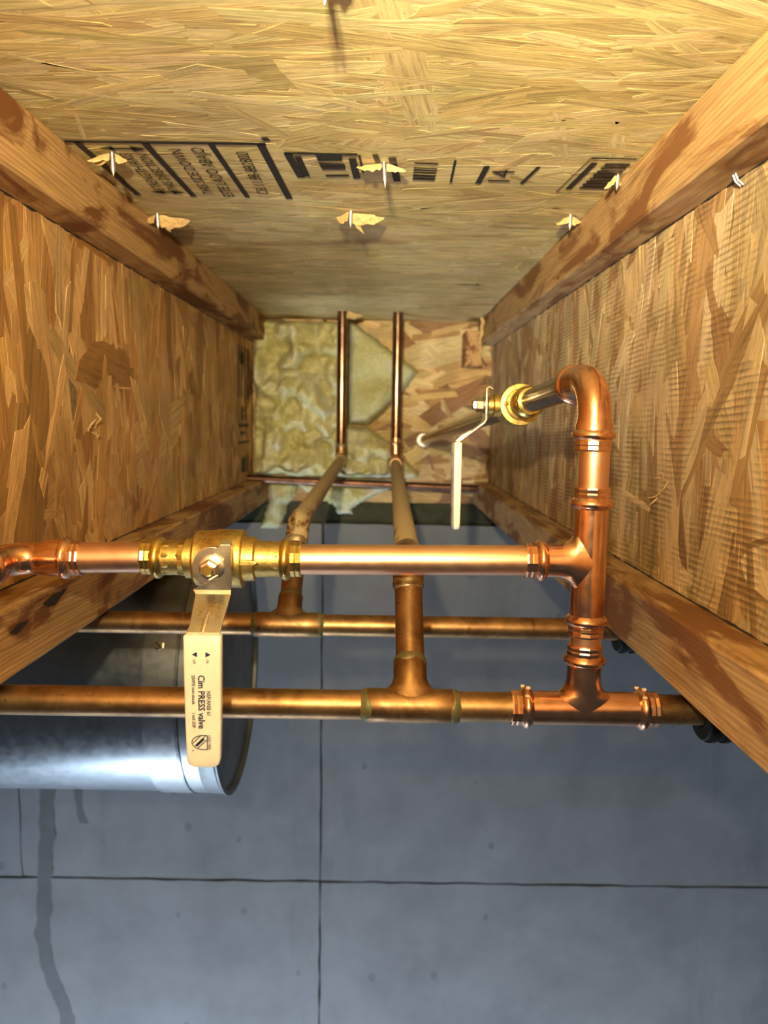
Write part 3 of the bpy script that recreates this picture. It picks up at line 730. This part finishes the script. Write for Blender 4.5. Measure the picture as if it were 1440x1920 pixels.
MB().sweep([EC+RUN*.5, FE-RUN*1.2], R, caps=False).build('run_pipe', 'copper_dusty', cold)
pts, t_ = arc(FE, RUN, (0, 0, 1), 0.62)
el = MB().sweep([pts[0]-RUN*1.0, pts[0]-RUN*.98]+pts+[pts[-1]+Vector((0, 0, .9))], R*1.14).build('press_elbow', 'copper_press', cold)
ring(el, pts[0]-RUN*1.0, RUN); ring(el, pts[-1]+Vector((0, 0, .9)), (0, 0, -1))
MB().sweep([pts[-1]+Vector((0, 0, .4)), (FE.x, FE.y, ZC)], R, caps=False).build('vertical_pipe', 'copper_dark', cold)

# old hot line: smaller-looking main further back, soldered tee, dusty run to the far end
HY, HZ, HX = 21.4, -5.84, -2.62
hot = thing('hot_water_line', 'tarnished copper line further back with soldered tee and dusty run up to far pipe', 'pipe', (HX, HY, HZ-R), group='soldered copper lines')
MB().sweep([(-24, HY, HZ), (HX-.9, HY, HZ)], R, caps=False).build('main_pipe', 'copper_old', hot)
MB().sweep([(HX+.9, HY, HZ), (24, HY, HZ)], R, caps=False).build('main_pipe', 'copper_old', hot)
BH = Vector((0, 0.72, 0.69)).normalized()
soldered_tee(hot, (HX, HY, HZ), (1, 0, 0), BH, 0.92, 0.95)
EH = Vector((HX, HY+2.7, HZ+2.7*0.69/0.72)); FH = Vector((-2.52, 47.0, -2.45)); RH = (FH-EH).normalized()
MB().sweep([Vector((HX, HY, HZ))+BH*.9, EH-BH*.3], R, caps=False).build('riser', 'copper_old', hot)
bend45(hot, EH, BH, RH, 'copper_dusty', 'solder', 0.75, 0.55)
MB().sweep([EH+RH*.5, FH-RH*.7], R, caps=False).build('run_pipe', 'copper_dusty', hot)
pts, t_ = arc(FH, RH, (0, 0, 1), 0.5)
el = MB().sweep([pts[0]-RH*.4]+pts+[pts[-1]+Vector((0, 0, .4))], R*1.13).build('elbow', 'copper_dusty', hot)
solder(el, pts[-1]+Vector((0, 0, .4)), (0, 0, -1))
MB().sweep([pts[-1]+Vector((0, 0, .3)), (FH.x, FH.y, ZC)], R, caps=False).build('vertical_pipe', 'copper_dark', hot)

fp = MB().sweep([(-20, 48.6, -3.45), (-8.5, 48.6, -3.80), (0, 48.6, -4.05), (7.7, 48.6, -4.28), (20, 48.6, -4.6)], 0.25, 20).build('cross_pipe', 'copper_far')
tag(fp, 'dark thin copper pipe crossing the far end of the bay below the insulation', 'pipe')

# ------------------------------------------------------------------ new press-fit branch
br_ = thing('press_branch', 'bright new copper branch with press tees and elbow rising on the right', 'pipe', (PX, TY, TZ-R))
def press_tee(c, run, br, h1, h2, bl):
    c, run, br = Vector(c), Vector(run).normalized(), Vector(br).normalized(); r = R*1.12
    m = MB()
    m.lathe(c-run*(h1-.20), run, [(0, r), (h1-.55, r), (h1-.45, r*.985), (h1+h2-.4, r)], 32)
    m.branch(c, run, br, [(0, r*1.8, r*.99), (R*.93, r*1.78, r*.995), (R*1.12, r*1.45, r), (R*1.3, r*1.24, r), (R*1.6, r*1.09, r), (R*2.0, r, r), (bl-.2, r, r)])
    t = m.build('press_tee', 'copper_press', br_, angle=60)
    for o, d in ((c-run*h1, run), (c+run*h2, -run), (c+br*bl, -br)):
        ring(t, o, d); jaw(MB(), o, d).build('press_mark', 'copper_press', t, angle=20)
    return t
pt_ = press_tee((PX, TY, TZ), (1, 0, 0), (0, 0, 1), 1.50, 1.56, 1.38)
for q in (-1.50+.32, 1.56-.32):     # crumbs of the press indicator left on the beads
    for a in (60, 95, 128):
        p = Vector((PX+q+.04*math.cos(a), TY+R*1.44*math.cos(math.radians(a)), TZ+R*1.44*math.sin(math.radians(a))))
        MB().box(p-Vector((.045, .04, .03)), p+Vector((.045, .04, .02))).build('indicator_crumb', 'crumb', pt_, bevel=.02)
press_tee((PX, TY, VZ), (0, 0, 1), (-1, 0, 0), 1.55, 1.52, 1.32)
MB().sweep([(PX, TY, TZ+1.0), (PX, TY, VZ-1.0)], R, caps=False).build('riser_pipe', 'copper', br_)
MB().sweep([(PX, TY, VZ+1.0), (PX, TY, 0.1)], R, caps=False).build('riser_pipe', 'copper', br_)
HOLE = Vector((2.63, YR, -1.29)); CORNER = Vector((PX-.03, TY, 0.93)); PD = (HOLE-CORNER).normalized()
pts, t_ = arc(CORNER, (0, 0, 1), PD, 0.80, 14)
e0 = pts[0]-Vector((0, 0, .62)); e1 = pts[-1]+PD*.95
path = [e0+Vector((0, 0, .2)), pts[0]-Vector((0, 0, .12)), pts[0]]+pts[1:-1]+[pts[-1], pts[-1]+PD*.12, e1-PD*.2]
rad = [R*1.22, R*1.20, R*1.10]+[R*1.06]*(len(pts)-2)+[R*1.10, R*1.20, R*1.22]
el = MB().sweep(path, rad, 32).build('press_elbow', 'copper_press', br_, angle=60)
ring(el, e0-Vector((0, 0, .0)), (0, 0, 1)); jaw(MB(), e0, (0, 0, 1)).build('press_mark', 'copper_press', el, angle=20)
ring(el, e1, -PD); jaw(MB(), e1, -PD).build('press_mark', 'copper_press', el, angle=20)
def patch(parent, o, axis, r, a0, a1, z0, z1, mat, name):
    """Small printed square following the tube."""
    vs = []; n = 8
    for z in (z0, z1):
        for i in range(n+1):
            a = lerp(a0, a1, i/n); vs.append((o[0]+r*math.cos(a), o[1]+r*math.sin(a), o[2]+z))
    return MB().add(vs, [(i, i+1, n+2+i, n+1+i) for i in range(n)], True).build(name, mat, parent, fix=False)
patch(el, (PX, TY, pts[0].z), None, R*1.245, math.radians(192), math.radians(238), -.42+.05, -.42+.30, 'black', 'black_mark')
V2Y = 22.6
def on_pd(y): return CORNER+PD*((y-CORNER.y)/PD.y)
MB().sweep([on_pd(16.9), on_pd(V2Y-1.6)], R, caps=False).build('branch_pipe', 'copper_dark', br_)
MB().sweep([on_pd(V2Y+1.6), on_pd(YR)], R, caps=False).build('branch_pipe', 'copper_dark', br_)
es = MB().lathe(on_pd(YR-.75), PD, [(0, R*1.02), (0, R*1.3), (.08, R*1.5), (.25, R*1.55), (.3, R*1.4), (.7, R*1.35)], 28).build('escutcheon', 'escutcheon', br_)
V1 = Vector((-3.24, TY, VZ-.06))
MB().sweep([(PX-1.0, TY, VZ), (V1.x+1.6, TY, V1.z)], R, caps=False).build('branch_pipe', 'copper', br_)
MB().sweep([(V1.x-1.6, TY, V1.z), (-6.6, TY, V1.z-.04)], R, caps=False).build('branch_pipe', 'copper', br_)
CL = Vector((-7.55, TY, V1.z-.06)); pts, t_ = arc(CL, (-1, 0, 0), (-.06, -1, -.02), 0.62, 12)
path = [Vector((-6.33, TY, V1.z-.04)), Vector((-6.72, TY, V1.z-.04)), pts[0]+Vector((.06, 0, 0))]+pts+[pts[-1]+Vector((0, -.1, 0)), pts[-1]+Vector((-.02, -.55, -.01))]
rad = [R*1.22, R*1.22, R*1.10]+[R*1.07]*len(pts)+[R*1.2, R*1.22]
el2 = MB().sweep(path, rad, 32).build('press_elbow', 'copper_press', br_, angle=60)
ring(el2, (-6.10, TY, V1.z-.04), (-1, 0, 0)); jaw(MB(), (-6.10, TY, V1.z-.04), (-1, 0, 0)).build('press_mark', 'copper_press', el2, angle=20)
ring(el2, pts[-1]+Vector((-.02, -.75, -.01)), (0, 1, 0))
MB().sweep([pts[-1]+Vector((-.02, -.4, -.01)), (-7.6, -6, V1.z-.2)], R, caps=False).build('branch_pipe', 'copper', br_)

# ------------------------------------------------------------------ ball valves
def valve(c, a, label, printed):
    c, a = Vector(c), Vector(a).normalized()
    if abs(a.x) > .7: s = Vector((0, -1, 0))
    else: s = a.cross(Vector((0, 0, 1))).normalized(); s = -s if s.x > 0 else s
    d = a.cross(s).normalized(); d = -d if d.z > 0 else d
    w = d.cross(s) if abs(a.x) > .7 else d.cross(s)
    if w.dot(Vector((1, 0, 0)) if abs(a.x) > .7 else a) < 0: w = -w
    t = thing('ball_valve', label, 'valve', c+d*0.6, group='press ball valves on the new branch')
    b = MB(); f = R*1.14
    b.lathe(c-a*1.42, a, [(0, f), (.70, f), (.71, .42), (.85, .42), (.87, .50), (.93, .565), (1.30, .575), (1.33, .60), (1.80, .60), (1.86, .585), (1.88, .46), (2.10, .45), (2.13, .38), (2.84, f)], 40)
    b.lathe(c+s*.3, s, [(0, .34), (.42, .34), (.45, .27), (.58, .26), (.60, .20), (.64, .20)], 24)
    body = b.build('body', 'brass_cast', t, angle=40)
    for k in range(2):     # lugs at the body joint
        q = Vector(d)*(-1 if k else 1)*.0+s*(.40 if k == 0 else -.40)
        MB().prism([(-.02, -.06), (.34, -.05), (.40, 0), (.34, .05), (-.02, .06)], a, d, c+a*.40+s*(.42 if k == 0 else -.5), s, .08).build('lug', 'brass_cast', body, bevel=.02)
    for o, dd in ((c-a*1.62, a), (c+a*1.62, -a)):
        rg = MB().lathe(o+dd*.20, dd, BEAD, 32).build('press_ring', 'brass', t)
        jaw(MB(), o, dd).build('press_mark', 'brass', t, angle=20)
        MB().lathe(o+dd*.44, dd, [(0, f), (.02, f*1.035), (.12, f*1.035), (.16, f*1.0), (.30, f*1.0), (.34, f*1.05), (.44, f*1.05)], 10).build('press_mark', 'brass', t, angle=20)
    if printed:
        m = MB(); text_mesh(m, '1/2', c+a*-.42+s*.44-d*.40, a, (d*-.5-s*.7).normalized(), .22, .24)
        m.build('size_marking', 'brass', body, fix=False)
    # lever: plate on the stem, neck stepping outwards, grip
    side = [(.78, -.42), (.89, -.50), (.97, -.44), (.97, -.30), (.97, .25), (.97, .44), (1.02, .53), (1.62, .98), (1.74, 1.08), (1.76, 1.35)]
    wid = [.08, .09, .10, .17, .20, .37, .34, .30, .31, .30]; off = [.28, .27, .26, .20, .18, .0, .03, .02, 0, 0]
    m = MB(); vs, fs = [], []; n = len(side); th = .05
    nor = []
    for i in range(n):
        p, q = side[max(i-1, 0)], side[min(i+1, n-1)]; e = Vector((q[0]-p[0], q[1]-p[1])).normalized(); nor.append((e.y, -e.x))
    for i, (x, y) in enumerate(side):
        for sg in (1, -1):
            for kk in (-1, 0, 1):
                vs.append(c+s*(x+nor[i][0]*th*sg*.5)+d*(y+nor[i][1]*th*sg*.5)+w*(off[i]+kk*wid[i]))
    for i in range(n-1):
        A, B = i*6, (i+1)*6
        fs += [(A, A+1, B+1, B), (A+1, A+2, B+2, B+1), (A+3, B+3, B+4, A+4), (A+4, B+4, B+5, A+5), (A, B, B+3, A+3), (A+2, A+5, B+5, B+2)]
    fs += [(0, 3, 4, 1), (1, 4, 5, 2)]; A = (n-1)*6; fs += [(A, A+1, A+4, A+3), (A+1, A+2, A+5, A+4)]
    m.add(vs, fs, False)
    # round part of the plate around the stem
    m.prism([(.38*math.cos(q), .40*math.sin(q)) for q in [math.radians(x) for x in range(0, 360, 12)]], w, -d, c+s*.935, s, .05)
    lev = m.build('lever', 'steel', t, bevel=.012)
    MB().sweep([c+s*1.30+d*.72+w*.03, c+s*1.62+d*.90+w*.02, c+s*1.79+d*1.06], [.03, .06, .04], 10).build('stiffening_rib', 'steel', lev)
    if printed:
        m = MB(); e_r = Vector((d*.45+s*.60)).normalized(); o0 = c+s*1.17+d*.58
        nn = s*.045-d*.032
        text_mesh(m, 'MADE', o0+nn+w*.14+e_r*.0, e_r, w, .15, .38); text_mesh(m, 'IN', o0+nn+w*.0+e_r*.15, e_r, w, .13, .13); text_mesh(m, 'ITALY', o0+nn-w*.19+e_r*.05, e_r, w, .15, .38)
        m.build('embossed_lettering', 'brass', lev, fix=False)
    MB().lathe(c+s*1.0, s, [(0, .24), (.03, .245), (.05, .20)], 28).build('washer', 'steel', t)
    nu = MB().lathe(c+s*1.04, s, [(0, .205), (.17, .205), (.20, .18), (.27, .165), (.28, .13)], 6, smooth=False).build('nut', 'steel', t)
    MB().lathe(c+s*.9, s, [(0, .105), (.43, .105), (.45, .085)], 20).build('stem', 'brass', t)
    # grip
    g0, g1 = 1.10, 3.62; vs, fs = [], []; secs = [(g0, .33, .10), (g0+.02, .345, .115), (1.6, .345, .118), (2.6, .335, .112), (3.45, .315, .10), (3.56, .29, .092), (g1, .22, .07)]
    K = 24
    for (y, hw, ht) in secs:
        for j in range(K):
            q = 2*math.pi*j/K; cx_, sx_ = math.cos(q), math.sin(q); e = .28
            vs.append(c+s*(1.76+ht*math.copysign(abs(sx_)**e, sx_))+d*y+w*(hw*math.copysign(abs(cx_)**e, cx_)))
    for i in range(len(secs)-1):
        for j in range(K): fs.append((i*K+j, i*K+(j+1) % K, (i+1)*K+(j+1) % K, (i+1)*K+j))
    fs += [tuple(range(K))[::-1], tuple((len(secs)-1)*K+j for j in range(K))]
    gp = MB().add(vs, fs, True).build('grip', 'grip', t, angle=50)
    gp['label'] = 'cream plastic sleeve'
    # printing on the outward face of the grip
    m = MB(); o = c+s*1.892
    def P(x, y): return o+w*x+d*y
    text_mesh(m, 'Cim PRESS valve', P(-.07, 1.83), d, w, .175, 1.02, 0.02)
    text_mesh(m, 'NSF/ANSI 61', P(.085, 2.13), d, w, .105, .46, 0.015)
    text_mesh(m, '250PSI non-shock', P(-.185, 1.83), d, w, .085, .56, 0.02); text_mesh(m, '1 inch 250F', P(-.185, 2.55), d, w, .085, .28, 0.02)
    text_mesh(m, 'OFF', P(-.165, 1.53), d, w, .075, .09); text_mesh(m, 'ON', P(.08, 1.53), d, w, .075, .07)
    quad(m, [P(-.18, 1.44), P(-.085, 1.39), P(-.085, 1.49)]); quad(m, [P(.165, 1.44), P(.07, 1.39), P(.07, 1.49)])
    # shield emblem lying on its side
    text_mesh(m, 'LEAD FREE', P(.10, 2.98), d, w, .075, .27)
    sh = [(.085, 2.98), (.085, 3.25), (.0, 3.25)]+[(.0-.20*math.sin(q)*1.0, 3.115+.135*math.cos(q)) for q in [math.radians(x) for x in range(0, 181, 15)]]+[(.0, 2.98)]
    for p, q in zip(sh, sh[1:]+sh[:1]):
        e = Vector((q[0]-p[0], q[1]-p[1]))
        if e.length < 1e-5: continue
        e.normalize(); nn = (-e.y*.007, e.x*.007); quad(m, [P(p[0]+nn[0], p[1]+nn[1]), P(q[0]+nn[0], q[1]+nn[1]), P(q[0]-nn[0], q[1]-nn[1]), P(p[0]-nn[0], p[1]-nn[1])])
    for x0, y0, x1, y1, hw in ((.06, 2.98, -.15, 3.19, .006), (.075, 3.06, -.10, 3.235, .006), (-.03, 2.98, -.18, 3.13, .006), (.02, 3.04, -.12, 3.18, .022)):
        e = Vector((x1-x0, y1-y0)).normalized(); nn = (-e.y*hw, e.x*hw); quad(m, [P(x0+nn[0], y0+nn[1]), P(x1+nn[0], y1+nn[1]), P(x1-nn[0], y1-nn[1]), P(x0-nn[0], y0-nn[1])])
    text_mesh(m, 'R', P(-.20, 3.26), d, w, .05, .03)
    m.build('printing', 'print', gp, fix=False)
    return t
valve(V1, (1, 0, 0), 'brass ball valve in front with its cream printed lever hanging towards the viewer', True)
valve(on_pd(V2Y), -PD, 'brass ball valve on the dark sloping pipe, lever seen edge-on', False)

# ------------------------------------------------------------------ black pipe clamps under the right joist
def clamp(y, z, label):
    x0, x1 = 6.75, 7.95
    t = thing('pipe_clamp', label, 'clamp', (7.3, y, z-.62), group='black clamps under the right joist')
    prof = [(R+.03+.0, 180+20)]; vs, fs = [], []; n = 18
    outer = [(.60*math.cos(math.radians(a)), .62*math.sin(math.radians(a))) for a in range(170, 371, 12)]
    inner = [((R+.02)*math.cos(math.radians(a)), (R+.02)*math.sin(math.radians(a))) for a in range(370, 169, -12)]
    MB().prism(outer+inner, (0, 1, 0), (0, 0, 1), (x0, y, z), (1, 0, 0), x1-x0).build('saddle', 'black', t, bevel=.04)
    for k in range(4):
        xx = x0+.12+k*.28
        MB().prism([(.64*math.cos(math.radians(a)), .67*math.sin(math.radians(a))) for a in range(200, 341, 14)]+[(.5*math.cos(math.radians(a)), .5*math.sin(math.radians(a))) for a in range(340, 199, -14)],
                   (0, 1, 0), (0, 0, 1), (xx, y, z), (1, 0, 0), .1).build('rib', 'black', t)
    for sy in (-1, 1): MB().box((x0, y+sy*.60-.09, z-.02), (x1, y+sy*.60+.09, ZB)).build('arm', 'black', t)
clamp(TY, TZ, 'black plastic clamp holding the front copper main under the right joist')
clamp(HY, HZ, 'black plastic clamp holding the back copper line under the right joist')

for o in bpy.data.objects:
    if '_o' in o: del o['_o']
